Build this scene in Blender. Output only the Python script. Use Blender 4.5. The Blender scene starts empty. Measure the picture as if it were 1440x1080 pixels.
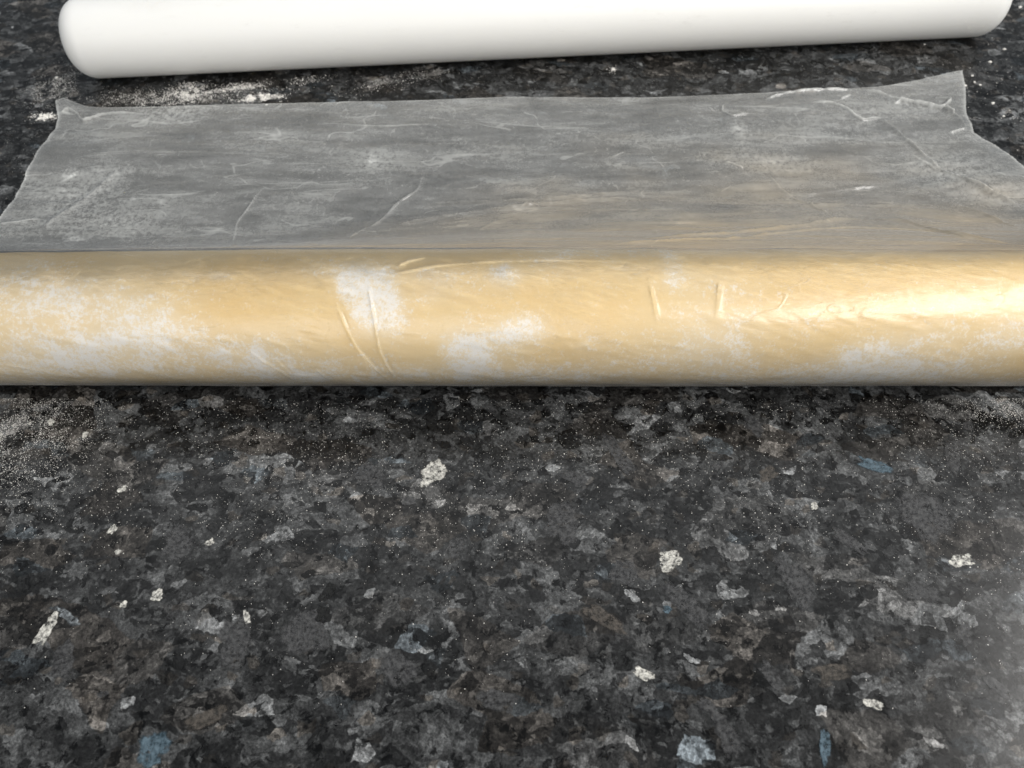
import bpy, math
import numpy as np

rng = np.random.default_rng(7)
scene = bpy.context.scene
COL = scene.collection

# ------------------------------------------------------------------ camera
H = 0.248                 # camera height over the worktop
PITCH = 55.0              # degrees below the horizon
FPX = 1083.0              # focal length in pixels of the 1440 wide photograph
cam_d = bpy.data.cameras.new('camera')
cam_d.sensor_width = 36.0
cam_d.lens = 36.0 * FPX / 1440.0
cam_d.clip_start = 0.01
cam_d.clip_end = 50.0
cam_d.dof.use_dof = True
cam_d.dof.focus_distance = 0.285
cam_d.dof.aperture_fstop = 15.0
cam = bpy.data.objects.new('camera', cam_d)
cam.location = (0, 0, H)
cam.rotation_euler = (math.radians(90 - PITCH), 0, 0)
COL.objects.link(cam)
scene.camera = cam

# ------------------------------------------------------------------ light
world = bpy.data.worlds.new('World')
scene.world = world
world.use_nodes = True
bg = world.node_tree.nodes['Background']
bg.inputs['Color'].default_value = (0.82, 0.91, 1.0, 1)
bg.inputs['Strength'].default_value = 0.28


def area(name, loc, target, sx, sy, power, color):
    d = bpy.data.lights.new(name, 'AREA')
    d.shape = 'RECTANGLE'
    d.size, d.size_y = sx, sy
    d.energy = power
    d.color = color
    o = bpy.data.objects.new(name, d)
    o.location = loc
    from mathutils import Vector
    o.rotation_euler = (Vector(target) - Vector(loc)).to_track_quat('-Z', 'Y').to_euler()
    COL.objects.link(o)
    return o


area('strip_lamp', (1.15, -0.20, 1.55), (0.1, 0.2, 0), 2.0, 0.36, 43.0, (1.0, 0.975, 0.94))
area('fill_behind_viewer', (-0.30, -1.15, 0.85), (0, 0.2, 0), 1.2, 0.8, 10.0, (1.0, 0.98, 0.96))  # added fill, brightens the roll's lower front and the pin's underside
area('ceiling_panel', (0.10, 1.18, 1.75), (0.10, 1.18, 0), 2.8, 1.1, 9.5, (0.98, 0.99, 1.0))

scene.view_settings.view_transform = 'Standard'
scene.view_settings.look = 'None'
scene.view_settings.exposure = 0.0
scene.view_settings.gamma = 1.0
scene.render.engine = 'CYCLES'

# ------------------------------------------------------------------ helpers
CP, SP = math.cos(math.radians(90 - PITCH)), math.sin(math.radians(90 - PITCH))


def ray(px, py):
    u, v = (px - 720.0) / FPX, (540.0 - py) / FPX
    return np.array([u, v * CP + SP, v * SP - CP])


def ground(px, py, z=0.0):
    d = ray(px, py)
    t = (z - H) / d[2]
    return np.array([d[0] * t, d[1] * t, z])


LOG_R = 0.0258
LOG_Y = 0.1858
LOG_Z = LOG_R + 0.0006


def on_log(px, py, r=LOG_R):
    d = ray(px, py)
    oy, oz = -LOG_Y, H - LOG_Z
    a = d[1] ** 2 + d[2] ** 2
    b = 2 * (oy * d[1] + oz * d[2])
    c = oy * oy + oz * oz - r * r
    disc = max(b * b - 4 * a * c, 0.0)
    t = (-b - math.sqrt(disc)) / (2 * a)
    return np.array([0, 0, H]) + d * t


def uneven(P, w):
    x = P[..., 0]
    k = 1 + np.interp(x, [-0.24, -0.19, -0.10, 0.0, 0.12, 0.24], [-0.050, -0.036, -0.006, 0.004, 0.004, -0.012])
    k = k + 0.016 * (fbm(x * 16 + 30, x * 0 + 2.5, 77, 2) - 0.5)
    k = 1 + (k - 1) * w
    Q = P.copy()
    Q[..., 1] = LOG_Y + (P[..., 1] - LOG_Y) * k
    Q[..., 2] = P[..., 2] * k
    return Q


def vnoise(x, y, seed=0):
    """smooth value noise, 0..1, vectorised"""
    r = np.random.default_rng(seed)
    tab = r.random((256, 256))
    xi, yi = np.floor(x).astype(int), np.floor(y).astype(int)
    fx, fy = x - xi, y - yi
    fx = fx * fx * (3 - 2 * fx)
    fy = fy * fy * (3 - 2 * fy)
    a = tab[xi % 256, yi % 256]
    b = tab[(xi + 1) % 256, yi % 256]
    c = tab[xi % 256, (yi + 1) % 256]
    d = tab[(xi + 1) % 256, (yi + 1) % 256]
    return (a * (1 - fx) + b * fx) * (1 - fy) + (c * (1 - fx) + d * fx) * fy


def fbm(x, y, seed=0, octv=4):
    s, amp, tot = 0.0, 1.0, 0.0
    for o in range(octv):
        s = s + amp * vnoise(x * 2 ** o, y * 2 ** o, seed + o)
        tot += amp
        amp *= 0.5
    return s / tot


def sstep(a, b, x):
    t = np.clip((x - a) / (b - a), 0, 1)
    return t * t * (3 - 2 * t)


def mesh_np(name, verts, faces, mat, smooth=True, attrs=None):
    """verts (n,3), faces (m,k) with equal k"""
    verts = np.asarray(verts, dtype=np.float32)
    faces = np.asarray(faces, dtype=np.int32)
    me = bpy.data.meshes.new(name)
    n, (m, k) = len(verts), faces.shape
    me.vertices.add(n)
    me.vertices.foreach_set('co', verts.ravel())
    me.loops.add(m * k)
    me.loops.foreach_set('vertex_index', faces.ravel())
    me.polygons.add(m)
    me.polygons.foreach_set('loop_start', np.arange(0, m * k, k, dtype=np.int32))
    me.polygons.foreach_set('loop_total', np.full(m, k, dtype=np.int32))
    me.polygons.foreach_set('use_smooth', np.full(m, smooth, dtype=bool))
    me.update(calc_edges=True)
    for an, av in (attrs or {}).items():
        at = me.attributes.new(an, 'FLOAT', 'POINT')
        at.data.foreach_set('value', np.asarray(av, dtype=np.float32).ravel())
    me.materials.append(mat)
    o = bpy.data.objects.new(name, me)
    COL.objects.link(o)
    return o


def grid_faces(nu, nv, wrap_v=False):
    i = np.arange(nu - 1)[:, None]
    j = np.arange(nv if wrap_v else nv - 1)[None, :]
    j2 = (j + 1) % nv
    return np.stack([i * nv + j, (i + 1) * nv + j, (i + 1) * nv + j2, i * nv + j2], -1).reshape(-1, 4)


def tag(o, label=None, cat=None, group=None, kind=None):
    for k, v in (('label', label), ('category', cat), ('group', group), ('kind', kind)):
        if v:
            o[k] = v
    return o


class NT:
    """small node tree builder"""
    def __init__(self, name):
        self.m = bpy.data.materials.new(name)
        self.m.use_nodes = True
        self.t = self.m.node_tree
        self.t.nodes.clear()
        self.out = self.t.nodes.new('ShaderNodeOutputMaterial')

    def n(self, typ, _p=None, **inp):
        nd = self.t.nodes.new('ShaderNode' + typ)
        for k, v in (_p or {}).items():
            setattr(nd, k, v)
        for k, v in inp.items():
            self.set(nd.inputs[int(k[1:]) if k[0] == 'i' and k[1:].isdigit() else k.replace('_', ' ')], v)
        return nd

    def set(self, sock, v):
        if isinstance(v, bpy.types.NodeSocket):
            self.t.links.new(v, sock)
        elif isinstance(v, bpy.types.Node):
            self.t.links.new(v.outputs[0], sock)
        else:
            sock.default_value = v

    def math(self, op, a, b=0.0, c=0.0, clamp=False):
        return self.n('Math', {'operation': op, 'use_clamp': clamp}, i0=a, i1=b, i2=c).outputs[0]

    def vmath(self, op, a, b=(0, 0, 0)):
        return self.n('VectorMath', {'operation': op}, i0=a, i1=b).outputs[0]

    def mix(self, f, a, b, typ='MIX'):
        nd = self.n('Mix', {'data_type': 'RGBA', 'blend_type': typ})
        self.set(nd.inputs[0], f)
        self.set(nd.inputs[6], a)
        self.set(nd.inputs[7], b)
        return nd.outputs[2]

    def mixf(self, f, a, b):
        nd = self.n('Mix', {'data_type': 'FLOAT'})
        self.set(nd.inputs[0], f)
        self.set(nd.inputs[2], a)
        self.set(nd.inputs[3], b)
        return nd.outputs[0]

    def noise(self, vec, scale, detail=3.0, rough=0.55, dim='3D', dist=0.0):
        nd = self.n('TexNoise', {'noise_dimensions': dim}, Scale=scale, Detail=detail, Roughness=rough, Distortion=dist)
        if vec is not None:
            self.set(nd.inputs['Vector'], vec)
        return nd

    def ramp(self, fac, stops, interp='LINEAR'):
        nd = self.n('ValToRGB', None, Fac=fac)
        cr = nd.color_ramp
        cr.interpolation = interp
        while len(cr.elements) < len(stops):
            cr.elements.new(0.5)
        for e, (p, c) in zip(cr.elements, stops):
            e.position = p
            e.color = (c, c, c, 1) if not isinstance(c, tuple) else (*c, 1)
        return nd.outputs[0]

    def sm(self, x, a, b):
        nd = self.n('MapRange', {'interpolation_type': 'SMOOTHSTEP'})
        self.set(nd.inputs[0], x)
        nd.inputs[1].default_value = a
        nd.inputs[2].default_value = b
        return nd.outputs[0]

    def attr(self, name):
        return self.n('Attribute', {'attribute_name': name}).outputs['Fac']

    def finish(self, sh):
        self.t.links.new(sh.outputs[0] if isinstance(sh, bpy.types.Node) else sh, self.out.inputs['Surface'])
        return self.m


# ------------------------------------------------------------------ materials
def granite_material():
    g = NT('polished_granite')
    co = g.n('TexCoord').outputs['Object']
    w1 = g.noise(co, 60, 3, 0.6, '2D').outputs['Color']
    w2 = g.noise(co, 520, 4, 0.7, '2D').outputs['Color']
    off1 = g.vmath('MULTIPLY', g.vmath('SUBTRACT', w1, (0.5, 0.5, 0.5)), (0.0065, 0.0065, 0))
    off2 = g.vmath('MULTIPLY', g.vmath('SUBTRACT', w2, (0.5, 0.5, 0.5)), (0.0017, 0.0017, 0))
    p = g.vmath('ADD', g.vmath('ADD', co, off1), off2)

    def layer(scale, rot, stretch, shift, soft):
        v = g.n('Mapping', None, Vector=p, Rotation=(0, 0, rot), Scale=(1, stretch, 1), Location=(shift, shift * 0.7, 0)).outputs[0]
        vo = g.n('TexVoronoi', {'voronoi_dimensions': '2D', 'feature': 'SMOOTH_F1'}, Vector=v, Scale=scale, Randomness=1.0, Smoothness=soft)
        hard = g.n('TexVoronoi', {'voronoi_dimensions': '2D', 'feature': 'F1'}, Vector=v, Scale=scale, Randomness=1.0)
        sep = g.n('SeparateColor', None, Color=vo.outputs['Color'])
        seph = g.n('SeparateColor', None, Color=hard.outputs['Color'])
        return sep.outputs[0], seph.outputs[1], seph.outputs[2]

    def striae(angle_src, amt):
        a = g.math('MULTIPLY', angle_src, 6.283)
        rv = g.n('VectorRotate', {'rotation_type': 'Z_AXIS'}, Vector=p, Angle=a).outputs[0]
        sv = g.vmath('MULTIPLY', rv, (1.0, 0.12, 1.0))
        t = g.noise(sv, 1700, 3, 0.65, '2D').outputs['Fac']
        return g.mixf(amt, 1.0, g.ramp(t, [(0.25, 0.45), (0.75, 1.6)]))

    # three sizes of crystal, grown into each other
    rA, gA, bA = layer(52, 0.7, 1.7, 0.0, 0.05)
    rB, gB, bB = layer(105, 2.1, 1.8, 3.1, 0.05)
    rC, gC, bC = layer(270, 0.2, 1.4, 7.7, 0.06)
    valA = g.ramp(rA, [(0.0, 0.007), (0.30, 0.017), (0.60, 0.038), (0.88, 0.075), (1.0, 0.15)])
    valB = g.ramp(rB, [(0.0, 0.008), (0.40, 0.020), (0.75, 0.045), (0.94, 0.09), (1.0, 0.18)])
    valC = g.ramp(rC, [(0.0, 0.005), (0.50, 0.015), (0.85, 0.045), (0.97, 0.10), (1.0, 0.26)])
    a = g.math('MULTIPLY', valA, striae(gA, 0.8))
    b = g.math('MULTIPLY', valB, striae(gB, 0.7))
    c = g.math('MULTIPLY', valC, striae(gC, 0.4))
    patch = g.noise(co, 45, 4, 0.65, '2D').outputs['Fac']
    selB = g.sm(g.math('ADD', g.math('MULTIPLY', bB, 0.75), g.math('MULTIPLY', patch, 0.6)), 0.60, 0.66)
    selC = g.sm(g.math('ADD', g.math('MULTIPLY', bC, 0.8), g.math('MULTIPLY', patch, 0.4)), 0.78, 0.84)
    val = g.mixf(selB, a, b)
    val = g.mixf(selC, val, c)
    rD, gD, bD = layer(640, 1.2, 1.4, 5.3, 0.08)
    d = g.ramp(rD, [(0.0, 0.003), (0.5, 0.016), (0.85, 0.05), (1.0, 0.13)])
    selD = g.sm(g.math('ADD', g.math('MULTIPLY', bD, 0.8), g.math('MULTIPLY', g.noise(co, 90, 4, 0.65, '2D').outputs['Fac'], 0.6)), 0.74, 0.82)
    val = g.mixf(g.math('MULTIPLY', selD, 0.45), val, d)
    # turbidity inside the crystals, at several sizes
    cloud = g.noise(g.vmath('ADD', p, (1, 2, 0)), 110, 8, 0.72, '2D').outputs['Fac']
    val = g.math('MULTIPLY', val, g.ramp(cloud, [(0.25, 0.22), (0.5, 1.0), (0.75, 2.4)]))
    grain = g.noise(g.vmath('ADD', co, (4, 4, 0)), 900, 6, 0.8, '2D').outputs['Fac']
    val = g.math('MULTIPLY', val, g.ramp(grain, [(0.30, 0.32), (0.5, 1.0), (0.70, 1.95)]))
    val = g.math('ADD', g.math('MULTIPLY', val, 0.88), 0.002)
    # small black mica and pale flecks
    mica = g.noise(g.vmath('ADD', p, (3, 5, 0)), 200, 5, 0.7, '2D').outputs['Fac']
    val = g.math('MULTIPLY', val, g.mixf(g.sm(mica, 0.555, 0.645), 1.0, 0.16))
    pale = g.noise(g.vmath('ADD', p, (9, 1, 0)), 240, 5, 0.7, '2D').outputs['Fac']
    val = g.math('ADD', val, g.math('MULTIPLY', g.sm(pale, 0.58, 0.74), 0.06))
    # hue
    tint = g.mix(g.sm(bA, 0.70, 0.97), (0.985, 1.0, 1.0, 1), (1.08, 0.99, 0.90, 1))
    tint = g.mix(g.math('MULTIPLY', g.sm(gB, 0.94, 0.98), 0.8), tint, (0.86, 1.0, 1.10, 1))
    tint = g.mix(g.math('MULTIPLY', g.sm(gC, 0.90, 0.97), 0.6), tint, (1.15, 1.0, 0.84, 1))
    col = g.mix(1.0, tint, g.n('CombineColor', None, Red=val, Green=val, Blue=val).outputs[0], 'MULTIPLY')
    bump = g.n('Bump', None, Strength=0.02, Distance=0.0004, Height=grain)
    rough = g.ramp(cloud, [(0.3, 0.18), (0.7, 0.27)])
    b = g.n('BsdfPrincipled', None, Base_Color=col, Roughness=rough, Normal=bump)
    b.inputs['Specular IOR Level'].default_value = 0.23
    return g.finish(b)


def flake_material(name, col, dark, sat_noise=900, feather=0.2, amount=1.0):
    g = NT(name)
    co = g.n('TexCoord').outputs['Object']
    geo = g.n('NewGeometry')
    n1 = g.noise(geo.outputs['Position'], sat_noise, 5, 0.75).outputs['Fac']
    ang = g.n('ObjectInfo').outputs['Random']
    rv = g.n('VectorRotate', {'rotation_type': 'Z_AXIS'}, Vector=geo.outputs['Position'], Angle=g.math('MULTIPLY', ang, 6.28)).outputs[0]
    st = g.noise(g.vmath('MULTIPLY', rv, (1, 0.15, 1)), 1600, 3, 0.6).outputs['Fac']
    f = g.math('ADD', g.math('MULTIPLY', n1, 0.8), g.math('MULTIPLY', st, 0.2))
    c = g.ramp(f, [(0.40, dark), (0.50, tuple((x + y) / 2 for x, y in zip(col, dark))), (0.60, col)])
    b = g.n('BsdfPrincipled', None, Base_Color=c, Roughness=0.23)
    b.inputs['Specular IOR Level'].default_value = 0.24
    n2 = g.noise(geo.outputs['Position'], 330, 6, 0.7).outputs['Fac']
    holes = g.sm(n2, 0.34, 0.46)
    rim = g.attr('rim')
    vis = g.sm(g.math('SUBTRACT', g.math('ADD', n2, 0.30), rim), 0.0, feather)
    tr = g.n('BsdfTransparent')
    mx = g.n('MixShader', None, Fac=g.math('MULTIPLY', vis, g.math('MULTIPLY', holes, amount)), i1=tr, i2=b)
    return g.finish(mx)


def flour_material():
    g = NT('flour')
    b = g.n('BsdfPrincipled', None, Base_Color=(0.80, 0.77, 0.72, 1), Roughness=0.95)
    b.inputs['Specular IOR Level'].default_value = 0.1
    return g.finish(b)


def plastic_material():
    g = NT('white_plastic')
    co = g.n('TexCoord').outputs['Object']
    n = g.noise(co, 9, 3, 0.5).outputs['Fac']
    dust = g.noise(co, 1300, 4, 0.8).outputs['Fac']
    area_ = g.noise(co, 22, 3, 0.6).outputs['Fac']
    f = g.math('MULTIPLY', g.sm(dust, 0.56, 0.66), g.sm(area_, 0.55, 0.70))
    col = g.mix(n, (0.79, 0.78, 0.75, 1), (0.82, 0.81, 0.78, 1))
    col = g.mix(g.math('MULTIPLY', f, 0.6), col, (0.90, 0.87, 0.83, 1))
    scuff = g.noise(g.vmath('MULTIPLY', co, (0.25, 1, 1)), 240, 5, 0.75).outputs['Fac']
    col = g.mix(g.math('MULTIPLY', g.math('MULTIPLY', g.sm(scuff, 0.56, 0.70), g.sm(area_, 0.40, 0.62)), 0.35), col, (0.66, 0.64, 0.60, 1))
    rough = g.mixf(f, g.ramp(area_, [(0.3, 0.46), (0.7, 0.56)]), 0.8)
    bump = g.n('Bump', None, Strength=0.05, Distance=0.0003, Height=g.noise(co, 300, 3, 0.6).outputs['Fac'])
    b = g.n('BsdfPrincipled', None, Base_Color=col, Roughness=rough, Normal=bump)
    b.inputs['Subsurface Weight'].default_value = 0.6
    b.inputs['Subsurface Radius'].default_value = (0.014, 0.014, 0.013)
    b.inputs['Subsurface Scale'].default_value = 1.0
    return g.finish(b)


def dough_material():
    g = NT('floured_dough')
    co = g.n('TexCoord').outputs['Object']
    big = g.noise(co, 24, 4, 0.6).outputs['Fac']
    fine = g.noise(g.vmath('MULTIPLY', co, (1.0, 1, 1)), 650, 6, 0.78).outputs['Fac']
    mid = g.noise(co, 150, 6, 0.74).outputs['Fac']
    base = g.mix(g.sm(big, 0.3, 0.7), (0.79, 0.605, 0.30, 1), (0.81, 0.65, 0.37, 1))
    base = g.mix(g.math('MULTIPLY', g.sm(fine, 0.45, 0.7), 0.35), base, (0.85, 0.70, 0.44, 1))
    a = g.attr('flour')
    k = g.math('ADD', g.math('ADD', a, g.math('MULTIPLY', g.math('SUBTRACT', fine, 0.5), 2.4)),
               g.math('MULTIPLY', g.math('SUBTRACT', mid, 0.5), 2.0))
    vf = g.noise(co, 1900, 3, 0.7).outputs['Fac']
    k = g.math('ADD', k, g.math('MULTIPLY', g.math('SUBTRACT', vf, 0.5), 1.1))
    f = g.math('MAXIMUM', g.math('MULTIPLY', g.sm(k, 0.30, 1.10), 1.0), g.math('MULTIPLY', g.sm(a, 0.0, 1.1), 0.45))
    col = g.mix(g.math('MULTIPLY', f, 0.93), base, (0.88, 0.87, 0.865, 1))
    bump = g.n('Bump', None, Strength=0.25, Distance=0.0006, Height=mid)
    b = g.n('BsdfPrincipled', None, Base_Color=col, Roughness=0.75, Normal=bump)
    b.inputs['Specular IOR Level'].default_value = 0.2
    return g.finish(b)


def paper_material():
    g = NT('waxed_paper')
    co = g.n('TexCoord').outputs['Object']
    clear = g.attr('contact')
    crease = g.attr('crease')
    haze = g.attr('haze')
    st = g.noise(g.vmath('MULTIPLY', co, (0.30, 1, 1)), 60, 6, 0.68, dist=0.3).outputs['Fac']
    fibre = g.noise(co, 1100, 3, 0.7).outputs['Fac']
    st2 = g.noise(g.vmath('MULTIPLY', co, (0.25, 1, 0.6)), 260, 5, 0.7).outputs['Fac']
    n = g.math('ADD', g.math('MULTIPLY', st, 0.55), g.math('ADD', g.math('MULTIPLY', fibre, 0.12), g.math('MULTIPLY', st2, 0.33)))
    op = g.ramp(n, [(0.32, 0.10), (0.50, 0.20), (0.68, 0.38)])
    spots = g.noise(g.vmath('ADD', co, (2, 2, 2)), 420, 7, 0.85).outputs['Fac']
    op = g.math('ADD', op, g.math('MULTIPLY', g.math('MULTIPLY', haze, g.sm(spots, 0.36, 0.74)), 0.42))
    rn = g.noise(g.vmath('MULTIPLY', g.vmath('ADD', co, (5, 1, 0)), (0.55, 1, 1)), 26, 3, 0.5).outputs['Fac']
    rn2 = g.noise(g.vmath('ADD', co, (8, 3, 0)), 48, 2, 0.5).outputs['Fac']
    line = g.math('SUBTRACT', 1.0, g.sm(g.math('ABSOLUTE', g.math('SUBTRACT', rn, 0.5)), 0.0, 0.006))
    line2 = g.math('SUBTRACT', 1.0, g.sm(g.math('ABSOLUTE', g.math('SUBTRACT', rn2, 0.47)), 0.0, 0.007))
    ln = g.math('ADD', g.math('MULTIPLY', line, g.sm(st, 0.46, 0.6)), g.math('MULTIPLY', line2, g.sm(spots, 0.5, 0.62)), clamp=True)
    rn3 = g.noise(g.vmath('MULTIPLY', g.vmath('ADD', co, (1, 7, 0)), (0.10, 1, 1)), 62, 2, 0.5, dist=0.15).outputs['Fac']
    line3 = g.math('SUBTRACT', 1.0, g.sm(g.math('ABSOLUTE', g.math('SUBTRACT', rn3, 0.5)), 0.0, 0.010))
    l3 = g.math('MULTIPLY', g.math('MULTIPLY', line3, g.sm(st, 0.47, 0.60)), g.math('SUBTRACT', 1.0, clear))
    ln = g.math('ADD', ln, l3, clamp=True)
    op = g.math('ADD', op, g.math('MULTIPLY', ln, 0.20))
    op = g.math('MULTIPLY', op, g.mixf(clear, 1.0, 0.33))
    op = g.math('ADD', op, g.math('MULTIPLY', crease, g.mixf(fibre, 0.35, 0.95)), clamp=True)
    op = g.math('ADD', op, g.math('MULTIPLY', g.math('POWER', g.attr('bounce_tint'), 1.6), 0.32), clamp=True)
    hf = g.math('ADD', g.math('MULTIPLY', st2, 0.7), g.math('ADD', g.math('MULTIPLY', fibre, 0.05), g.math('MULTIPLY', ln, 0.25)))
    bump = g.n('Bump', None, Strength=0.22, Distance=0.0012, Height=hf)
    bounce_tint = g.math('MULTIPLY', g.attr('bounce_tint'), g.ramp(st, [(0.3, 0.6), (0.7, 1.0)]))  # painted glow of the dough, mixed into the paper colour
    pcol = g.mix(bounce_tint, (0.93, 0.93, 0.89, 1), (0.86, 0.66, 0.40, 1))
    dif = g.n('BsdfDiffuse', None, Color=pcol, Normal=bump)
    trl = g.n('BsdfTranslucent', None, Color=pcol, Normal=bump)
    d = g.n('MixShader', None, Fac=0.25, i1=dif, i2=trl)
    tr = g.n('BsdfTransparent', None, Color=(0.97, 0.97, 0.96, 1))
    body = g.n('MixShader', None, Fac=op, i1=tr, i2=d)
    gl = g.n('BsdfGlossy', None, Color=(1, 1, 1, 1), Roughness=0.27, Normal=bump)
    fr = g.n('Fresnel', None, IOR=1.52, Normal=bump)
    sh = g.n('MixShader', None, Fac=g.math('MULTIPLY', fr, 1.0), i1=body, i2=gl)
    return g.finish(sh)


GRANITE = granite_material()
FLOUR = flour_material()
PLASTIC = plastic_material()
DOUGH = dough_material()
PAPER = paper_material()
FLAKES = {
    'white': flake_material('pale_feldspar', (0.68, 0.66, 0.60), (0.05, 0.05, 0.047), 650, 0.35),
    'grey': flake_material('grey_feldspar', (0.10, 0.10, 0.10), (0.022, 0.022, 0.023), 700, 0.6, 0.75),
    'blue': flake_material('blue_feldspar', (0.12, 0.17, 0.205), (0.02, 0.035, 0.045), 420, 0.5, 0.85),
    'brown': flake_material('brown_feldspar', (0.12, 0.105, 0.09), (0.03, 0.028, 0.025), 700, 0.6, 0.75),
    'black': flake_material('black_mica', (0.014, 0.014, 0.013), (0.003, 0.003, 0.003)),
}

# ------------------------------------------------------------------ worktop
def slab(name, x0, x1, y0, y1, z0, z1, bev, mat):
    prof = [(-bev, z1), (-bev * 0.3, z1 - bev * 0.3), (0, z1 - bev), (0, z0)]
    v, f = [], []
    for (o, z) in prof:
        v += [(x0 - o, y0 - o, z), (x1 + o, y0 - o, z), (x1 + o, y1 + o, z), (x0 - o, y1 + o, z)]
    for k in range(len(prof) - 1):
        for i in range(4):
            j = (i + 1) % 4
            f.append((k * 4 + i, (k + 1) * 4 + i, (k + 1) * 4 + j, k * 4 + j))
    f.append((0, 1, 2, 3))
    b = (len(prof) - 1) * 4
    f.append((b + 3, b + 2, b + 1, b))
    return mesh_np(name, v, f, mat, smooth=False)


worktop = slab('worktop', -0.75, 0.75, -0.30, 0.75, -0.03, 0.0, 0.003, GRANITE)
tag(worktop, kind='structure')

# crystals that can be told apart: (px, py, half length px, half width px, angle deg, kind)
FL = [(609, 665, 24, 15, 30, 'white'), (942, 788, 20, 15, 20, 'white'), (1352, 788, 19, 10, 5, 'white'),
      (66, 884, 24, 11, 75, 'white'), (221, 837, 10, 9, 10, 'white'), (158, 745, 8, 6, 60, 'white'),
      (347, 868, 12, 5, 110, 'white'), (166, 776, 5, 4, 40, 'white'), (174, 850, 6, 5, 0, 'white'),
      (295, 763, 7, 5, 30, 'white'), (905, 948, 17, 9, 150, 'white'), (1228, 990, 15, 8, 160, 'white'),
      (1355, 893, 12, 17, 0, 'grey'), (965, 850, 42, 17, 130, 'grey'), (878, 805, 22, 20, 60, 'grey'),
      (1085, 950, 26, 11, 120, 'grey'), (850, 870, 34, 13, 145, 'brown'), (807, 672, 26, 9, 155, 'grey'),
      (1295, 833, 30, 14, 165, 'grey'), (1230, 655, 26, 9, 160, 'blue'), (216, 1053, 28, 26, 0, 'blue'),
      (1157, 568, 16, 6, 145, 'grey'), (938, 857, 8, 6, 0, 'blue'), (330, 905, 26, 38, 0, 'grey'),
      (430, 890, 40, 32, 20, 'grey'), (250, 765, 24, 26, 10, 'grey'), (520, 668, 26, 16, 150, 'grey'),
      (461, 833, 8, 16, -25, 'black'), (455, 865, 12, 12, 0, 'black'), (1300, 725, 34, 40, 20, 'grey'),
      (1400, 965, 20, 10, 140, 'grey'), (575, 705, 11, 7, 10, 'grey'), (172, 688, 7, 5, 20, 'white'),
      (1145, 712, 6, 6, 0, 'white'), (1080, 667, 16, 10, 20, 'brown'), (145, 976, 9, 5, 20, 'grey'),
      (1010, 655, 9, 6, 20, 'grey'), (1025, 1040, 18, 26, 20, 'grey'), (1195, 762, 30, 10, 145, 'grey'),
      (790, 735, 26, 34, -15, 'grey'), (1360, 600, 8, 6, 0, 'grey'), (1170, 945, 30, 12, 5, 'brown'),
      (1160, 1050, 9, 30, -10, 'blue'), (1060, 600, 16, 12, 140, 'grey'), (120, 612, 5, 5, 0, 'white'),
      (72, 594, 7, 4, 150, 'white'), (640, 770, 18, 12, 60, 'grey'), (690, 690, 8, 6, 0, 'grey'),
      (560, 940, 26, 30, 40, 'grey'), (700, 985, 30, 18, 160, 'grey'), (1120, 820, 40, 22, 100, 'grey'),
      (690, 575, 12, 6, 160, 'grey'), (870, 640, 34, 12, 120, 'grey'), (1340, 640, 30, 12, 60, 'grey'),
      (90, 930, 18, 30, 10, 'grey'), (1000, 1000, 26, 12, 130, 'grey'), (290, 1010, 30, 14, 20, 'brown')]
for i, (px, py, a, b, ang, kind) in enumerate(FL):
    c = ground(px, py)
    mx = np.linalg.norm(ground(px + 1, py) - c)
    my = np.linalg.norm(ground(px, py + 1) - c)
    nv = 40
    th = np.linspace(0, 2 * np.pi, nv, endpoint=False)
    r = np.random.default_rng(100 + i)
    rad = 1.0 + 0.10 * np.sin(2 * th + r.random() * 6) + 0.10 * np.sin(3 * th + r.random() * 6) + 0.07 * np.sin(5 * th + r.random() * 6) \
        + 0.05 * np.sin(9 * th + r.random() * 6) + r.normal(0, 0.035, nv)
    rad *= (0.95 if kind == 'white' else 1.0) / rad.mean()
    ca, sa = math.cos(math.radians(ang)), math.sin(math.radians(ang))
    # blocky crystal outline (superellipse), then rotated
    sq = (np.abs(np.cos(th)) ** 4 + np.abs(np.sin(th)) ** 4) ** (-1 / 4)
    if a - b < 3 and kind == 'blue':
        sq = np.ones(nv)
    ex, ey = a * rad * sq * np.cos(th), b * rad * sq * np.sin(th)
    qx, qy = ex * ca - ey * sa, ex * sa + ey * ca
    z = 0.00008 + 0.000004 * i
    V, rim = [], []
    for ring, rm in ((1.0, 1.0), (0.72, 0.28), (0.4, 0.0)):
        V += [(c[0] + x * ring * mx, c[1] + y * ring * my, z) for x, y in zip(qx, qy)]
        rim += [rm] * nv
    F = []
    for k in range(2):
        for j in range(nv):
            j2 = (j + 1) % nv
            F += [(k * nv + j, k * nv + j2, (k + 1) * nv + j2), (k * nv + j, (k + 1) * nv + j2, (k + 1) * nv + j)]
    V.append((c[0], c[1], z))
    rim.append(0)
    F += [(2 * nv + j, 2 * nv + (j + 1) % nv, 3 * nv) for j in range(nv)]
    o = mesh_np('mineral_flake', V, F, FLAKES[kind], smooth=False, attrs={'rim': rim})
    o.parent = worktop

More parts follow.
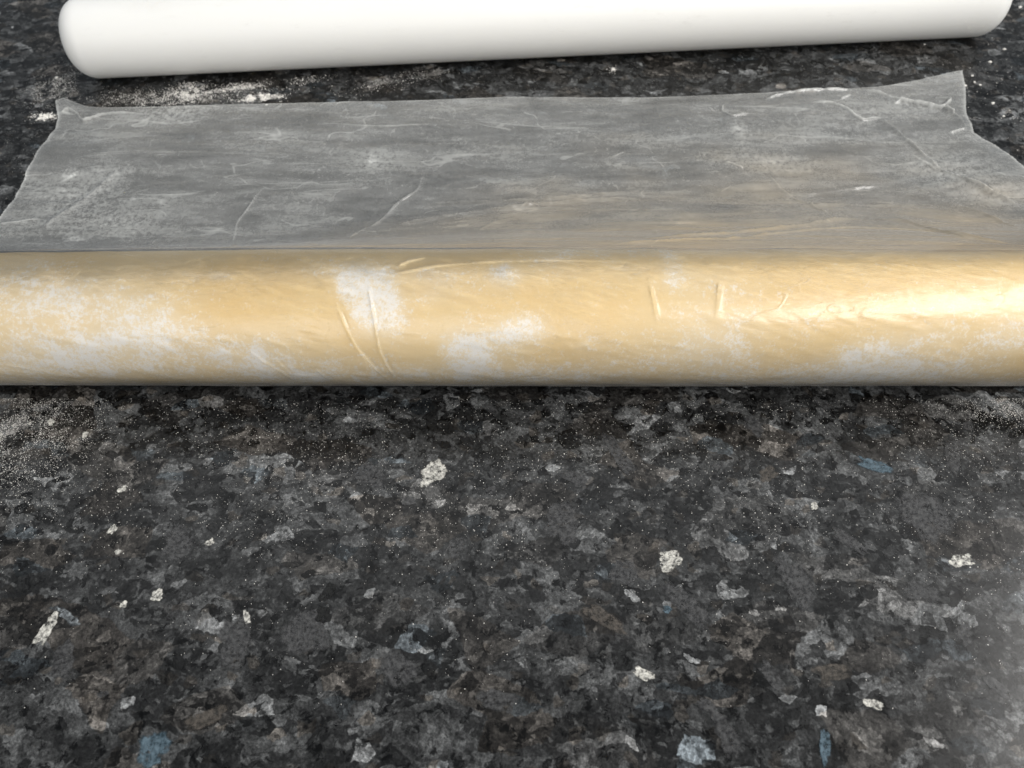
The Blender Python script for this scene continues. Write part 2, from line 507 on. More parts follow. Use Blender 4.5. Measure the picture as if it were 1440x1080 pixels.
# ------------------------------------------------------------------ rolling pin
PIN_R = 0.0198
A = np.array([-0.2335, 0.38150, PIN_R + 0.0001])
B = np.array([0.2725, 0.4230, PIN_R + 0.0001])
L = np.linalg.norm(B - A)
prof = []
fil = 0.0115
prof.append((0.0, 0.0))
for t in np.linspace(0, 1, 6)[1:]:
    prof.append((0.0012 * (t ** 2) * 0.6, (PIN_R - fil) * t))
for t in np.linspace(0, np.pi / 2, 14)[1:]:
    prof.append((0.0007 + fil * (1 - math.cos(t)), PIN_R - fil + fil * math.sin(t)))
half = list(prof)
body = [(x, PIN_R) for x in np.linspace(half[-1][0], L - half[-1][0], 40)[1:-1]]
prof = half + body + [(L - x, r) for x, r in reversed(half)]
ns = 128
th = np.linspace(0, 2 * np.pi, ns, endpoint=False)
V = []
for x, r in prof:
    r = max(r, 1e-5)
    V.append(np.stack([np.full(ns, x - L / 2), r * np.cos(th), r * np.sin(th)], -1))
V = np.concatenate(V)
F = grid_faces(len(prof), ns, True)[:, ::-1]
pin = mesh_np('rolling_pin', V, F, PLASTIC)
pin.location = (A + B) / 2
pin.rotation_euler = (0, 0, math.atan2(B[1] - A[1], B[0] - A[0]))
tag(pin, 'smooth white plastic rolling pin lying on dark granite behind the waxed paper', 'rolling pin')

# ------------------------------------------------------------------ dough log
nx, nt = 700, 260
xs = np.linspace(-0.222, 0.222, nx)
th = np.linspace(0, 2 * np.pi, nt, endpoint=False)
X, T = np.meshgrid(xs, th, indexing='ij')
e = 0.222 - np.abs(X)
endr = np.sqrt(np.clip(1 - (1 - np.clip(e / 0.02, 0, 1)) ** 2, 0, 1))
lump = 0.0009 * (fbm(X * 45 + 40, T * 2.2 + 9, 3, 3) - 0.5) * (np.sin(T) > -2)
R = (LOG_R - 0.0007 + lump) * np.maximum(endr, 0.001)
R = np.minimum(R, LOG_R - 0.0005)
V = np.stack([X, LOG_Y + R * np.cos(T), LOG_Z + R * np.sin(T)], -1).reshape(-1, 3)

# flour left on the dough: patches at their place on the roll (px, py, rx, ry, amount)
PATCH = [(520, 400, 34, 30, 1.3), (535, 440, 30, 26, 1.05), (500, 390, 20, 24, 0.8), (655, 500, 28, 30, 1.15), (690, 490, 45, 28, 0.6),
         (735, 465, 30, 24, 0.95), (710, 385, 20, 16, 0.85), (610, 385, 26, 14, 0.5), (600, 415, 20, 14, 0.4),
         (540, 500, 60, 30, 0.35), (150, 500, 190, 34, 0.62), (60, 460, 110, 50, 0.50), (215, 430, 60, 26, 0.5), (200, 470, 60, 30, 0.45),
         (30, 400, 70, 34, 0.55), (120, 410, 60, 25, 0.45), (330, 500, 60, 26, 0.40), (420, 520, 60, 22, 0.45), (310, 385, 14, 8, 0.7),
         (465, 375, 40, 12, 0.45), (780, 358, 30, 12, 0.6), (850, 352, 50, 10, 0.55), (945, 370, 14, 22, 0.65), (860, 500, 90, 26, 0.45),
         (1020, 470, 60, 50, 0.50), (1000, 500, 70, 24, 0.45), (1130, 455, 26, 26, 0.35), (1340, 490, 130, 40, 0.52), (1240, 520, 90, 24, 0.55),
         (1130, 530, 120, 14, 0.4), (1420, 470, 30, 30, 0.45), (30, 362, 60, 10, 0.45), (700, 530, 140, 12, 0.65),
         (500, 535, 100, 10, 0.5), (900, 535, 200, 10, 0.45), (1300, 535, 200, 12, 0.5), (80, 530, 160, 16, 0.6), (360, 535, 90, 10, 0.5),
         (1000, 400, 70, 18, 0.30), (650, 400, 70, 22, 0.25)]
fl = np.full(X.shape, 0.10)
arc = (T * LOG_R)
for px, py, rx, ry, am in PATCH:
    P = on_log(px, py)
    t0 = math.atan2(P[2] - LOG_Z, P[1] - LOG_Y) % (2 * np.pi)
    Pu, Pd = on_log(px, py - ry), on_log(px, py + ry)
    ht = 0.5 * abs((math.atan2(Pu[2] - LOG_Z, Pu[1] - LOG_Y) % (2 * np.pi)) - (math.atan2(Pd[2] - LOG_Z, Pd[1] - LOG_Y) % (2 * np.pi)))
    hx = rx / FPX * 0.29
    warp = 0.5 * (fbm(X * 160 + 5, arc * 160 + px, 11, 3) - 0.5)
    q = ((X - P[0]) / hx) ** 2 + ((T - t0) / max(ht, 0.05)) ** 2
    fl += am * 0.66 * np.exp(-np.maximum(q + warp * 2.2, 0) ** 1.4 * 0.7)
fl = np.minimum(fl, 0.92)
# whole surface behind and below the view is lightly floured too
fl = np.where(T > 4.45, 0.5, fl)
V = uneven(V, 1.0)
F = grid_faces(nx, nt, True)[:, ::-1]
dough = mesh_np('dough_log', V, F, DOUGH, attrs={'flour': fl})
tag(dough, 'long golden dough log dusted with white flour, wrapped inside the waxed paper', 'dough')

# ------------------------------------------------------------------ waxed paper
NU = 1040
# outline of the flat part
FAR = [(80, 146), (92, 142), (104, 146), (118, 151), (140, 153), (175, 154), (300, 153), (480, 150), (700, 143), (900, 139), (1070, 134), (1180, 131),
       (1235, 127), (1290, 118), (1349, 107)]
farp = np.array([ground(*p)[:2] for p in FAR])
RIGHT = [(1349, 107), (1354, 130), (1356, 165), (1366, 194), (1398, 214), (1424, 233), (1440, 251), (1452, 275)]
rp = np.array([ground(*p)[:2] for p in RIGHT])
LEFT = [(80, 146), (83, 168), (78, 184), (60, 210), (35, 252), (0, 318), (-16, 350)]
lp = np.array([ground(*p)[:2] for p in LEFT])
XL, XR = -0.240, 0.243
u = np.linspace(0, 1, NU)
xu = XL + (XR - XL) * u
# leaving angle and landing distance along the log
alpha = np.radians(np.interp(xu, [-0.24, -0.16, -0.08, 0.0, 0.08, 0.24], [47, 44, 38, 32, 29, 28]))
land = np.interp(xu, [-0.24, -0.16, -0.08, 0.0, 0.1, 0.18, 0.24], [0.044, 0.050, 0.062, 0.072, 0.077, 0.074, 0.066])
land = land + 0.004 * (fbm(u * 7, u * 0 + 3, 21, 2) - 0.5)
NW, NB, NFLT = 240, 150, 310
ZP = 0.00035
Rp = LOG_R
rows = []
start = -math.pi / 2 + 0.25     # under the log, a little behind the line of contact
for k in range(NW):
    t = k / (NW - 1)
    top = math.pi / 2 - alpha            # angle of the leaving point
    # travels clockwise: bottom -> front (pi) -> top -> back
    a0 = start
    a1 = top - 2 * math.pi
    ang = a0 + (a1 - a0) * t
    rows.append((xu, LOG_Y + Rp * np.cos(ang), LOG_Z + Rp * np.sin(ang), np.cos(ang) * 0, np.cos(ang), np.sin(ang), 0, k))
P0y, P0z = LOG_Y + Rp * np.sin(alpha), LOG_Z + Rp * np.cos(alpha)
Ly = LOG_Y + Rp + land
for k in range(1, NB + 1):
    t = k / NB
    tlen = np.interp(xu, [-0.2, 0.0], [0.030, 0.034])
    h = 0.40 * (Ly - P0y)
    c1y, c1z = P0y + tlen * np.cos(alpha), P0z - tlen * np.sin(alpha)
    c2y, c2z = Ly - h, np.full(NU, ZP)
    b0, b1, b2, b3 = (1 - t) ** 3, 3 * t * (1 - t) ** 2, 3 * t * t * (1 - t), t ** 3
    y = b0 * P0y + b1 * c1y + b2 * c2y + b3 * Ly
    z = b0 * P0z + b1 * c1z + b2 * c2z + b3 * ZP
    rows.append((xu, y, z, None, None, None, 1, t))
far_y = np.interp(u, (farp[:, 0] - farp[0, 0]) / (farp[-1, 0] - farp[0, 0]), farp[:, 1])
for k in range(1, NFLT + 1):
    w = k / NFLT
    rows.append((xu, Ly + (far_y - Ly) * w, np.full(NU, ZP), None, None, None, 2, w))
X = np.stack([r[0] for r in rows])
Y = np.stack([r[1] for r in rows])
Z = np.stack([r[2] for r in rows])
NV = len(rows)
part = np.array([r[6] for r in rows])
# side outlines: warp x in the flat and bridging part to the torn edges
yy = Y
xl = np.interp(yy, lp[::-1, 1], lp[::-1, 0])
xr = np.interp(yy, rp[::-1, 1], rp[::-1, 0])
behind = sstep(LOG_Y + 0.01, LOG_Y + 0.05, yy) * (part[:, None] > 0)
xl = XL + (xl - XL) * behind
xr = XR + (xr - XR) * behind
# serrated tear along both sides
arcl = np.cumsum(np.sqrt(np.diff(Y, axis=0, prepend=Y[:1]) ** 2 + np.diff(Z, axis=0, prepend=Z[:1]) ** 2), axis=0)
saw = 0.0004 * (2 * np.abs((arcl / 0.0018) % 1 - 0.5)) + 0.0006 * (fbm(arcl * 300, arcl * 0 + 1, 5, 2) - 0.5)
U = np.broadcast_to(u, X.shape)
X = xl + (xr - xl) * U + saw * (np.exp(-U / 0.004) - np.exp(-(1 - U) / 0.004))

# normals of the undeformed sheet
def normals(X, Y, Z):
    P = np.stack([X, Y, Z], -1)
    du = np.gradient(P, axis=1)
    dv = np.gradient(P, axis=0)
    n = np.cross(du, dv)
    n /= np.linalg.norm(n, axis=-1, keepdims=True) + 1e-12
    return P, n


P, N = normals(X, Y, Z)
if N[-50, NU // 2, 2] < 0:
    N = -N
flat = sstep(LOG_Y + LOG_R + 0.004, LOG_Y + LOG_R + 0.05, Y) * (part[:, None] > 0)
bridge = (part[:, None] > 0) * 1.0
disp = np.zeros(X.shape)
# gentle undulation of the loose sheet, long along the roll
und = fbm(X * 9 + 20, Y * 42 + 3, 31, 4)
disp += flat * 0.0060 * np.clip(und - 0.36, 0, 1)
und2 = fbm(X * 30 + 7 + Y * 20, Y * 120 + 3, 37, 3)
disp += bridge * 0.0009 * np.clip(und2 - 0.35, 0, 1)
# slack on the log itself
slack = fbm(X * 40 + 11, arcl * 90 + X * 30, 41, 3)
on = (part[:, None] == 0) * sstep(LOG_Z - 0.022, LOG_Z - 0.012, Z)
disp += on * 0.00045 * np.clip(slack - 0.4, 0, 1)
puck = fbm(X * 130 + 60 * arcl + 5, arcl * 420 + X * 90, 43, 3)
disp += on * 0.00035 * np.clip(puck - 0.42, 0, 1)

# creases: list of (points in the photograph, height m, half width m, whitening, on the log?)
CR = [([(371, 268), (352, 295), (335, 315), (326, 350)], 0.0007, 0.0006, 0.5, 0),
      ([(597, 245), (590, 273), (560, 290), (533, 317), (480, 340)], 0.0010, 0.0012, 0.25, 0),
      ([(580, 293), (680, 291), (760, 288), (850, 278), (965, 270)], 0.0016, 0.0014, 0.05, 0),
      ([(545, 322), (580, 318), (640, 308), (720, 300), (810, 288), (900, 282)], 0.0018, 0.0014, 0.05, 0),
      ([(650, 332), (690, 318), (730, 311)], 0.0009, 0.0010, 0.0, 0),
      ([(900, 336), (1000, 331), (1100, 323), (1180, 315), (1260, 314), (1330, 330), (1440, 345)], 0.0016, 0.0013, 0.12, 0),
      ([(1000, 340), (1120, 327), (1200, 321), (1300, 326), (1380, 338)], 0.0012, 0.0010, 0.08, 0),
      ([(970, 291), (1060, 300), (1180, 292), (1280, 294)], 0.0012, 0.0014, 0.03, 0),
      ([(1090, 268), (1130, 275), (1180, 268), (1240, 262)], 0.0008, 0.0012, 0.02, 0),
      ([(1075, 143), (1095, 136), (1140, 132), (1200, 129)], 0.0020, 0.0018, 0.6, 0),
      ([(1133, 149), (1165, 151), (1185, 158), (1200, 172), (1210, 177), (1240, 170)], 0.0022, 0.0014, 0.7, 0),
      ([(1205, 130), (1235, 136), (1265, 146), (1298, 153), (1322, 160), (1334, 147), (1310, 141)], 0.0030, 0.0016, 0.6, 0),
      ([(1322, 160), (1338, 167)], 0.0025, 0.0014, 0.7, 0), ([(1322, 160), (1345, 172), (1356, 190)], 0.0016, 0.0018, 0.15, 0),
      ([(1330, 194), (1354, 187)], 0.0014, 0.0010, 0.7, 0), ([(1180, 144), (1195, 138)], 0.001, 0.0009, 0.6, 0),
      ([(1255, 150), (1270, 143)], 0.001, 0.0009, 0.5, 0),
      ([(1016, 150), (1014, 160), (1026, 170), (1058, 164)], 0.0012, 0.0010, 0.5, 0),
      ([(1018, 232), (1045, 241)], 0.0008, 0.0009, 0.5, 0),
      ([(1240, 175), (1280, 210), (1320, 245), (1380, 272), (1440, 300)], 0.0022, 0.0022, 0.18, 0),
      ([(1280, 220), (1318, 246)], 0.0006, 0.0009, 0.4, 0),
      ([(1080, 250), (1100, 270), (1180, 320)], 0.0008, 0.0010, 0.2, 0),
      ([(83, 163), (98, 156), (110, 162), (118, 174), (150, 163), (205, 162)], 0.0022, 0.0012, 0.55, 0),
      ([(120, 222), (180, 218), (320, 222), (420, 224)], 0.0010, 0.0016, 0.15, 0),
      ([(450, 178), (490, 181), (532, 184), (620, 178)], 0.0009, 0.0012, 0.35, 0),
      ([(0, 320), (24, 318), (60, 312)], 0.0008, 0.0008, 0.7, 0),
      ([(200, 352), (240, 330), (300, 322)], 0.0008, 0.0014, 0.05, 0),
      ([(60, 330), (110, 290), (170, 240)], 0.0012, 0.0024, 0.05, 0),
      ([(760, 183), (830, 182)], 0.0006, 0.001, 0.3, 0), ([(860, 224), (878, 216)], 0.0006, 0.0009, 0.5, 0),
      ([(300, 350), (380, 340), (450, 345)], 0.0007, 0.0014, 0.0, 0),
      ([(860, 345), (960, 338), (1100, 335)], 0.0008, 0.0014, 0.03, 0),
      ([(1250, 240), (1300, 275), (1440, 330)], 0.0012, 0.0022, 0.05, 0),
      # on the roll
      ([(474, 425), (486, 458), (505, 492), (530, 520), (552, 540)], 0.0012, 0.0007, 0.30, 1),
      ([(520, 400), (528, 455), (535, 492), (545, 515), (560, 537)], 0.0011, 0.0007, 0.30, 1),
      ([(350, 493), (378, 512), (415, 536)], 0.0009, 0.0008, 0.10, 1),
      ([(383, 500), (412, 530)], 0.0008, 0.0007, 0.10, 1),
      ([(445, 520), (462, 533)], 0.0008, 0.0007, 0.2, 1),
      ([(915, 398), (922, 425), (928, 455)], 0.0005, 0.0008, 0.12, 1),
      ([(1016, 392), (1011, 430), (1008, 450)], 0.0006, 0.0012, 0.08, 1),
      ([(775, 440), (785, 470), (805, 492), (835, 482)], 0.0002, 0.0014, 0.02, 1),
      ([(0, 512), (40, 520), (110, 532)], 0.0008, 0.0009, 0.25, 1),
      ([(550, 384), (620, 372), (720, 365), (860, 366)], 0.0006, 0.0010, 0.03, 1),
      ([(560, 372), (575, 366), (600, 360)], 0.0006, 0.0009, 0.1, 1)]
crease = np.zeros(X.shape)
PX, PY, PZ = P[..., 0], P[..., 1], P[..., 2]
jit = (fbm(X * 260, Y * 260 + Z * 260, 61, 3) - 0.5)
amp_n = 0.45 + 1.1 * fbm(X * 70 + 9, Y * 70 + Z * 70, 67, 2)
for pts, hgt, wid, wh, islog in CR:
    wid *= 0.55 if islog else 0.7
    hgt *= 0.5 if islog else 0.8
    # subdivide, smooth
    pts = np.array(pts, float)
    tt = np.linspace(0, len(pts) - 1, 8 * (len(pts) - 1) + 1)
    sx, sy = np.interp(tt, np.arange(len(pts)), pts[:, 0]), np.interp(tt, np.arange(len(pts)), pts[:, 1])
    for _ in range(3):
        sx[1:-1] = 0.25 * sx[:-2] + 0.5 * sx[1:-1] + 0.25 * sx[2:]
        sy[1:-1] = 0.25 * sy[:-2] + 0.5 * sy[1:-1] + 0.25 * sy[2:]
    if islog:
        Q = np.array([on_log(a, b) for a, b in zip(sx, sy)])
    else:
        Q = []
        jc = np.argmin(np.abs(X[-1] - ground(sx[0], sy[0])[0]))
        for a, b in zip(sx, sy):
            # march down the sight line until it meets the sheet's profile there
            d = ray(a, b)
            j = int(np.clip(np.round((d[0] * 0.36 / 1.0 - XL) / (XR - XL) * (NU - 1)), 0, NU - 1))
            yp, zp = Y[NW:, j], Z[NW:, j]
            lx = (H - zp) / -d[2]                      # ray parameter where it reaches that height
            hit = np.argmin(np.abs(d[1] * lx - yp))
            Q.append(np.array([d[0] * lx[hit], yp[hit], zp[hit]]))
        Q = np.array(Q)
    lo, hi = Q.min(0) - 4 * wid - 0.001, Q.max(0) + 4 * wid + 0.001
    m = (PX > lo[0]) & (PX < hi[0]) & (PY > lo[1]) & (PY < hi[1]) & (PZ > lo[2] - 0.003) & (PZ < hi[2] + 0.003)
    m &= (part[:, None] == 0) if islog else (part[:, None] > 0)
    idx = np.nonzero(m)
    if len(idx[0]) == 0:
        continue
    pp = P[idx]
    best = np.full(len(pp), 1e9)
    bt = np.zeros(len(pp))
    for s in range(len(Q) - 1):
        ab = Q[s + 1] - Q[s]
        t = np.clip(((pp - Q[s]) @ ab) / (ab @ ab + 1e-15), 0, 1)
        d = np.linalg.norm(pp - Q[s] - t[:, None] * ab, axis=1)
        upd = d < best
        best[upd] = d[upd]
        bt[upd] = (s + t[upd]) / (len(Q) - 1)
    taper = np.clip(np.minimum(bt, 1 - bt) / 0.15, 0.05, 1) * amp_n[idx]
    dd = np.abs(best + jit[idx] * wid * 0.9)
    prof_ = np.exp(-dd / (wid * 0.9))
    disp[idx] += 1.25 * hgt * taper * prof_
    crease[idx] = np.maximum(crease[idx], wh * np.clip(taper, 0, 1) * np.exp(-(dd / (wid * 0.55)) ** 2))

# raised corners
def lift(px, py, rad, h):
    c = ground(px, py)
    d = np.hypot(PX - c[0], PY - c[1])
    return h * np.exp(-(d / rad) ** 2) * bridge


disp += lift(1349, 112, 0.030, 0.003) + lift(92, 142, 0.010, 0.0012) + lift(1180, 150, 0.035, 0.002) + lift(1410, 235, 0.03, 0.003)
P2 = P + N * disp[..., None]
wr = np.where(part[:, None] == 0, 1.0, 1 - sstep(LOG_Y + 0.015, LOG_Y + 0.06, PY))
P2 = uneven(P2, wr)
P2[..., 2] = np.maximum(P2[..., 2], 0.00018)
# torn edge is whiter and more opaque
edge = np.exp(-U / 0.0016) + np.exp(-(1 - U) / 0.0016)
crease = np.maximum(crease, 0.6 * edge * (0.5 + fbm(arcl * 900, arcl * 0, 71, 2)))
fe = np.zeros(X.shape)
fe[-1] = 0.45
fe[-2] = 0.25
crease = np.maximum(crease, fe * (0.3 + fbm(X * 60, Y * 0, 73, 3)))
# contact with the dough: clear where the sheet is pressed on it, fading where it lifts off
gap = np.hypot(PY - LOG_Y, PZ - LOG_Z) - LOG_R
contact = 1 - sstep(0.00001, 0.0012, gap)
low = sstep(LOG_Z - 0.018, LOG_Z + 0.001, PZ + 0.006 * (fbm(X * 50 + 3, arcl * 70, 81, 3) - 0.5))
past = np.degrees(np.arctan2(PY - LOG_Y, PZ - LOG_Z))       # degrees past the top of the roll, towards the back
a0 = np.interp(PX, [-0.24, -0.10, 0.0, 0.10], [30, 24, 10, 4])
ease = 1 - 0.9 * sstep(a0, a0 + 26, past) * (past < 120) * (past > -60)
contact = np.where(part[:, None] == 0, low * ease, contact * 0.1)
# haze of flour smeared on the sheet, with one small painted glint: soft patches (px, py, rx, ry, amount)
HZ = [(240, 165, 55, 14, 1.0), (130, 280, 60, 40, 0.7), (170, 320, 70, 25, 0.7), (60, 290, 40, 40, 0.5), (105, 248, 8, 5, 1.6), (110, 346, 12, 4, 1.6),
      (525, 230, 40, 18, 0.8), (525, 228, 7, 7, 1.6), (690, 215, 70, 20, 0.5), (865, 235, 22, 6, 0.8), (1037, 190, 10, 18, 1.1), (1340, 250, 60, 20, 0.7),
      (1240, 160, 90, 20, 0.6), (1320, 230, 70, 20, 0.4), (260, 150, 26, 8, 0.8), (1400, 280, 40, 20, 0.4), (1080, 235, 60, 14, 0.5), (150, 250, 26, 18, 0.5)]
haze = 0.10 + 0.35 * sstep(0.45, 0.75, fbm(X * 30 + 2, Y * 90, 91, 4))
for px, py, rx, ry, am in HZ:
    c = ground(px, py)
    mx = np.linalg.norm(ground(px + rx, py) - c)
    my = np.linalg.norm(ground(px, py - ry) - c)
    q = ((PX - c[0]) / mx) ** 2 + ((PY - c[1]) / my) ** 2
    haze = haze + am * np.exp(-q) * bridge
haze = haze * bridge + (1 - low) * (part[:, None] == 0) * 0.9
# dough light bounced into the sheet behind the roll, painted as a tan tint
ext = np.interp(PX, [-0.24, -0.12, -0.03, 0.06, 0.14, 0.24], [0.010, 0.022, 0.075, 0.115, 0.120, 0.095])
bounce_tint = bridge * 1.0 * (1 - sstep(0.12, 1.2, (PY - LOG_Y - 0.016) / ext + 0.7 * (fbm(X * 25, Y * 60, 95, 3) - 0.5)))
# rows run bottom-front-top-back, so order faces for upward normals
F = grid_faces(NV, NU)[:, ::-1]
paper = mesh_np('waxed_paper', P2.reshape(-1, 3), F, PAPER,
                attrs={'bounce_tint': bounce_tint, 'contact': contact, 'crease': crease, 'haze': np.clip(haze, 0, 2)})
tag(paper, 'creased translucent waxed paper sheet rolled round the dough log, loose end flat behind it', 'paper')

# ------------------------------------------------------------------ flour on the worktop
def grains(name, pos, size, flatten=0.5, lift_=0.0):
    """one small irregular octahedron for every grain"""
    n = len(pos)
    base = np.array([(1, 0, 0), (0, 1, 0), (-1, 0, 0), (0, -1, 0), (0, 0, 1), (0, 0, -1)], float)
    a = rng.random(n) * 6.283
    ca, sa = np.cos(a), np.sin(a)
    jitr = 1 + rng.normal(0, 0.28, (n, 6, 1))
    b = base[None] * jitr
    el = 0.7 + 0.7 * rng.random(n)
    bx, by, bz = b[..., 0] * el[:, None], b[..., 1], b[..., 2] * flatten
    x = (bx * ca[:, None] - by * sa[:, None]) * size[:, None] + pos[:, :1]
    y = (bx * sa[:, None] + by * ca[:, None]) * size[:, None] + pos[:, 1:2]
    z = bz * size[:, None] + pos[:, 2:3]
    V = np.stack([x, y, z], -1).reshape(-1, 3)
    f = np.array([(0, 1, 4), (1, 2, 4), (2, 3, 4), (3, 0, 4), (1, 0, 5), (2, 1, 5), (3, 2, 5), (0, 3, 5)])
    F = (f[None] + (np.arange(n) * 6)[:, None, None]).reshape(-1, 3)
    return mesh_np(name, V, F, FLOUR, smooth=False)


def scatter(n, px, py, rx, ry, smin, smax, nscale=0, thr=0.5, ang=0.0, power=2.0, stretch=1.0):
    """n grains round a spot of the worktop, thinned by noise so they clump"""
    q = rng.normal(0, 1, (n * 3, 2))
    c = ground(px, py)
    hx = np.linalg.norm(ground(px + rx, py) - c)
    hy = np.linalg.norm(ground(px, py - ry) - c)
    ca, sa = math.cos(math.radians(ang)), math.sin(math.radians(ang))
    lx, ly = q[:, 0] * hx * 0.6, q[:, 1] * hy * 0.6
    x, y = c[0] + lx * ca - ly * sa, c[1] + lx * sa + ly * ca
    if nscale:
        k = fbm((lx * nscale) / stretch + px, ly * nscale + py, 5, 3)
        keep = k + rng.normal(0, 0.11, len(k)) > thr
        x, y = x[keep], y[keep]
    x, y = x[:n], y[:n]
    s = smin + (smax - smin) * rng.random(len(x)) ** power
    return np.stack([x, y, s], -1)


parts = []
# fine dust over the middle of the worktop
n = 34000
px = rng.uniform(-150, 1590, n)
py = rng.uniform(545, 1000, n)
dens = np.interp(py, [545, 570, 700, 820, 1000], [0.9, 1.0, 0.6, 0.16, 0.02])
dens = dens * (0.35 + 1.1 * sstep(0.35, 0.65, fbm(px / 120 + 3, py / 90, 55, 3))) + 0.5 * np.exp(-((px - 0) / 130) ** 2 - ((py - 600) / 70) ** 2)
keep = rng.random(n) < dens * 0.85
g = np.array([ground(a, b)[:2] for a, b in zip(px[keep], py[keep])])
s = 0.00005 + 0.00012 * rng.random(len(g)) ** 2.5
parts.append(np.column_stack([g, s]))
parts.append(scatter(11000, 5, 605, 110, 65, 0.00005, 0.00016, 260, 0.45))
parts.append(scatter(2500, 1425, 570, 60, 22, 0.00004, 0.00018, 260, 0.45))
parts.append(scatter(900, 1400, 590, 120, 60, 0.00004, 0.00016))
# spilled flour between the pin and the paper
parts.append(scatter(2600, 235, 138, 75, 12, 0.00006, 0.0003, 330, 0.53))
parts.append(scatter(2600, 268, 131, 26, 12, 0.00007, 0.0004, 330, 0.46))
parts.append(scatter(900, 205, 140, 45, 9, 0.00007, 0.0003, 300, 0.52))
parts.append(scatter(2200, 78, 122, 30, 22, 0.00006, 0.0003, 300, 0.50))
parts.append(scatter(300, 62, 164, 13, 4, 0.0002, 0.0007, 300, 0.42))
parts.append(scatter(700, 362, 138, 26, 4, 0.0002, 0.0006, 300, 0.42, 6))
parts.append(scatter(1100, 330, 125, 50, 7, 0.0001, 0.0005, 280, 0.50, 12, 2, 3))
parts.append(scatter(500, 400, 120, 60, 9, 0.0001, 0.00045, 260, 0.52, 15, 2, 3))
parts.append(scatter(450, 545, 112, 60, 12, 0.00007, 0.0004, 260, 0.50, 28, 2, 5))
parts.append(scatter(250, 600, 108, 60, 10, 0.00007, 0.0003, 260, 0.52, 28, 2, 5))
parts.append(scatter(40, 862, 98, 6, 4, 0.0002, 0.0006))
parts.append(scatter(1500, 900, 110, 500, 25, 0.00005, 0.00018, 120, 0.5))
parts.append(scatter(500, 1400, 120, 60, 90, 0.00006, 0.00045, 120, 0.45, 0, 4))
parts.append(scatter(700, 30, 200, 60, 120, 0.00005, 0.00022, 120, 0.5, 0, 4))
allp = np.concatenate(parts)
allp[:, 2] = np.where(allp[:, 1] > 0.3, allp[:, 2] * 0.72, allp[:, 2])
# none under the pin itself or inside the roll
axis = (B - A)[:2] / L
rel = allp[:, :2] - A[:2]
along = rel @ axis
side = rel @ np.array([-axis[1], axis[0]])
ok = ~((along > -0.002) & (along < L + 0.002) & (np.abs(side) < 0.012))
ok &= ~((np.abs(allp[:, 1] - LOG_Y) < 0.019) & (np.abs(allp[:, 0]) < 0.245))
yfar = np.interp(allp[:, 0], farp[:, 0], farp[:, 1])
allp = allp[ok]
pos = np.column_stack([allp[:, :2], allp[:, 2] * 0.35])
flour = grains('flour_dust', pos, allp[:, 2], 0.5)
tag(flour, 'scattered white flour dust and small spills on the dark granite worktop', 'flour', kind='stuff')

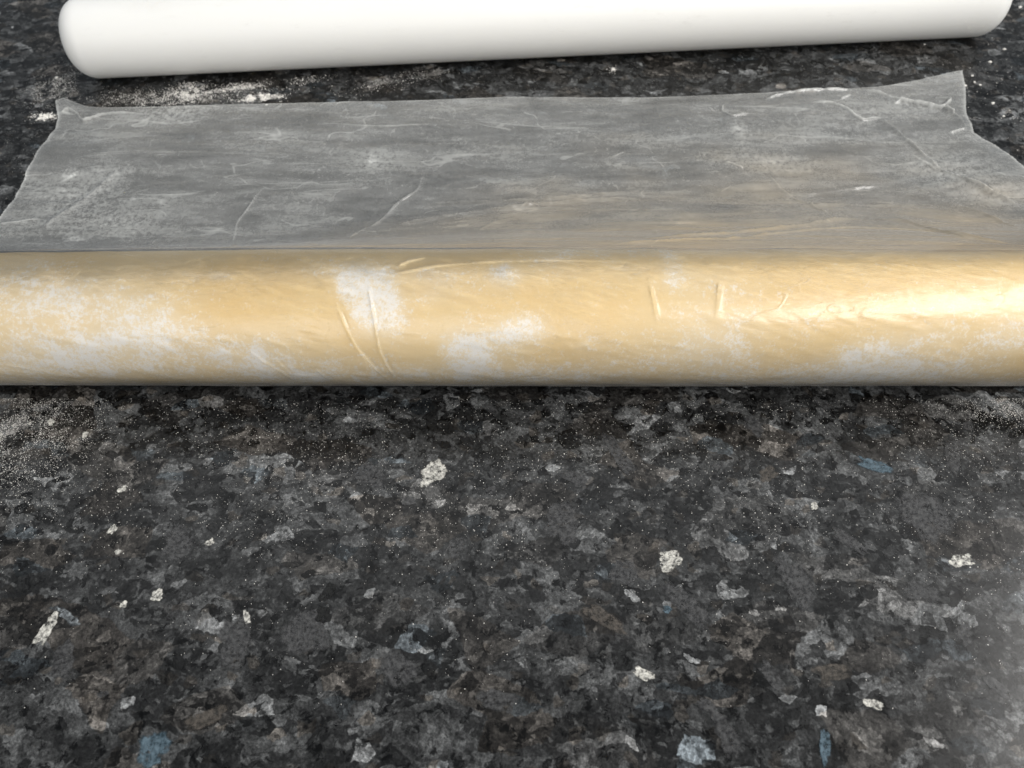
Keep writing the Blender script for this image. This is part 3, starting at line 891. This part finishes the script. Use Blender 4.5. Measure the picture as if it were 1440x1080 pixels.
# loose crumbs big enough to pick out
CB = [(72, 165, 5), (55, 168, 4), (862, 99, 5), (1357, 121, 3.5), (1370, 116, 3), (1378, 120, 3), (1367, 107, 3), (1396, 146, 4), (1411, 164, 3),
      (1434, 11, 4), (1412, 70, 3.5), (1392, 88, 4), (80, 110, 4), (375, 148, 3), (352, 136, 5), (367, 135, 5), (378, 134, 4), (1300, 63, 2.5)]
crumb_mesh = None
for i, (px, py, sz) in enumerate(CB):
    c = ground(px, py)
    s = sz * np.linalg.norm(ground(px + 1, py) - c) * 0.5
    if crumb_mesh is None:
        th, ph = np.meshgrid(np.linspace(0, 2 * np.pi, 8, endpoint=False), np.linspace(0.0, np.pi, 6), indexing='ij')
        rr = 1 + 0.25 * np.sin(3 * th + 2 * ph) * np.sin(ph) + 0.2 * np.cos(2 * th - 3 * ph) * np.sin(ph)
        V = np.stack([1.3 * rr * np.sin(ph) * np.cos(th), rr * np.sin(ph) * np.sin(th), 0.6 * np.cos(ph)], -1).transpose(1, 0, 2).reshape(-1, 3)
        crumb = mesh_np('flour_crumb', V, grid_faces(6, 8, True)[:, ::-1], FLOUR, smooth=False)
        crumb_mesh = crumb.data
        o = crumb
    else:
        o = bpy.data.objects.new('flour_crumb', crumb_mesh)
        COL.objects.link(o)
    o.location = (c[0], c[1], s * 0.55)
    o.scale = (s, s, s)
    o.rotation_euler = (0, 0, rng.random() * 6.28)
    if px > 1340 and py > 100:
        lab, grp = "small white flour crumb on granite beside the paper's long serrated corner", 'crumbs by the serrated corner'
    elif px > 1250:
        lab, grp = "tiny flour crumb on granite by the rolling pin's rounded end, away from the spill", 'crumbs by the pin end'
    elif px > 800:
        lab, grp = 'lone pale crumb on bare granite between rolling pin and straight paper edge', None
    elif px > 300:
        lab, grp = 'white flour crumb in the bright streak between rolling pin and paper', 'crumbs in the flour streak'
    else:
        lab, grp = "white flour crumb on granite beside the paper's small curled corner flap", 'crumbs by the curled flap'
    tag(o, lab, 'crumb', grp)

# flour stuck to the pin
def on_pin(px, py):
    d = ray(px, py)
    ax = (B - A) / L
    o = np.array([0, 0, H]) - A
    dp, op_ = d - ax * (d @ ax), o - ax * (o @ ax)
    a_, b_, c_ = dp @ dp, 2 * dp @ op_, op_ @ op_ - PIN_R ** 2
    disc = b_ * b_ - 4 * a_ * c_
    if disc < 0:
        return None
    return np.array([0, 0, H]) + d * ((-b_ - math.sqrt(disc)) / (2 * a_))


pts = []
for cx, cy, rx, ry, n in ((215, 8, 40, 9, 420), (365, 98, 45, 5, 160), (1370, 36, 22, 8, 150), (900, 6, 60, 6, 160), (500, 88, 60, 6, 60)):
    for _ in range(n):
        q = on_pin(cx + rng.normal(0, rx * 0.6), cy + rng.normal(0, ry * 0.6))
        if q is not None and np.linalg.norm((q - A)[:2]) > 0.012 and np.linalg.norm((q - B)[:2]) > 0.012:
            pts.append(q)
pts = np.array(pts)
pin_flour = grains('flour_dust', pts, 0.00006 + 0.00022 * rng.random(len(pts)) ** 2.5, 0.6)
tag(pin_flour, 'faint flour dust stuck to the white rolling pin', 'flour', kind='stuff')
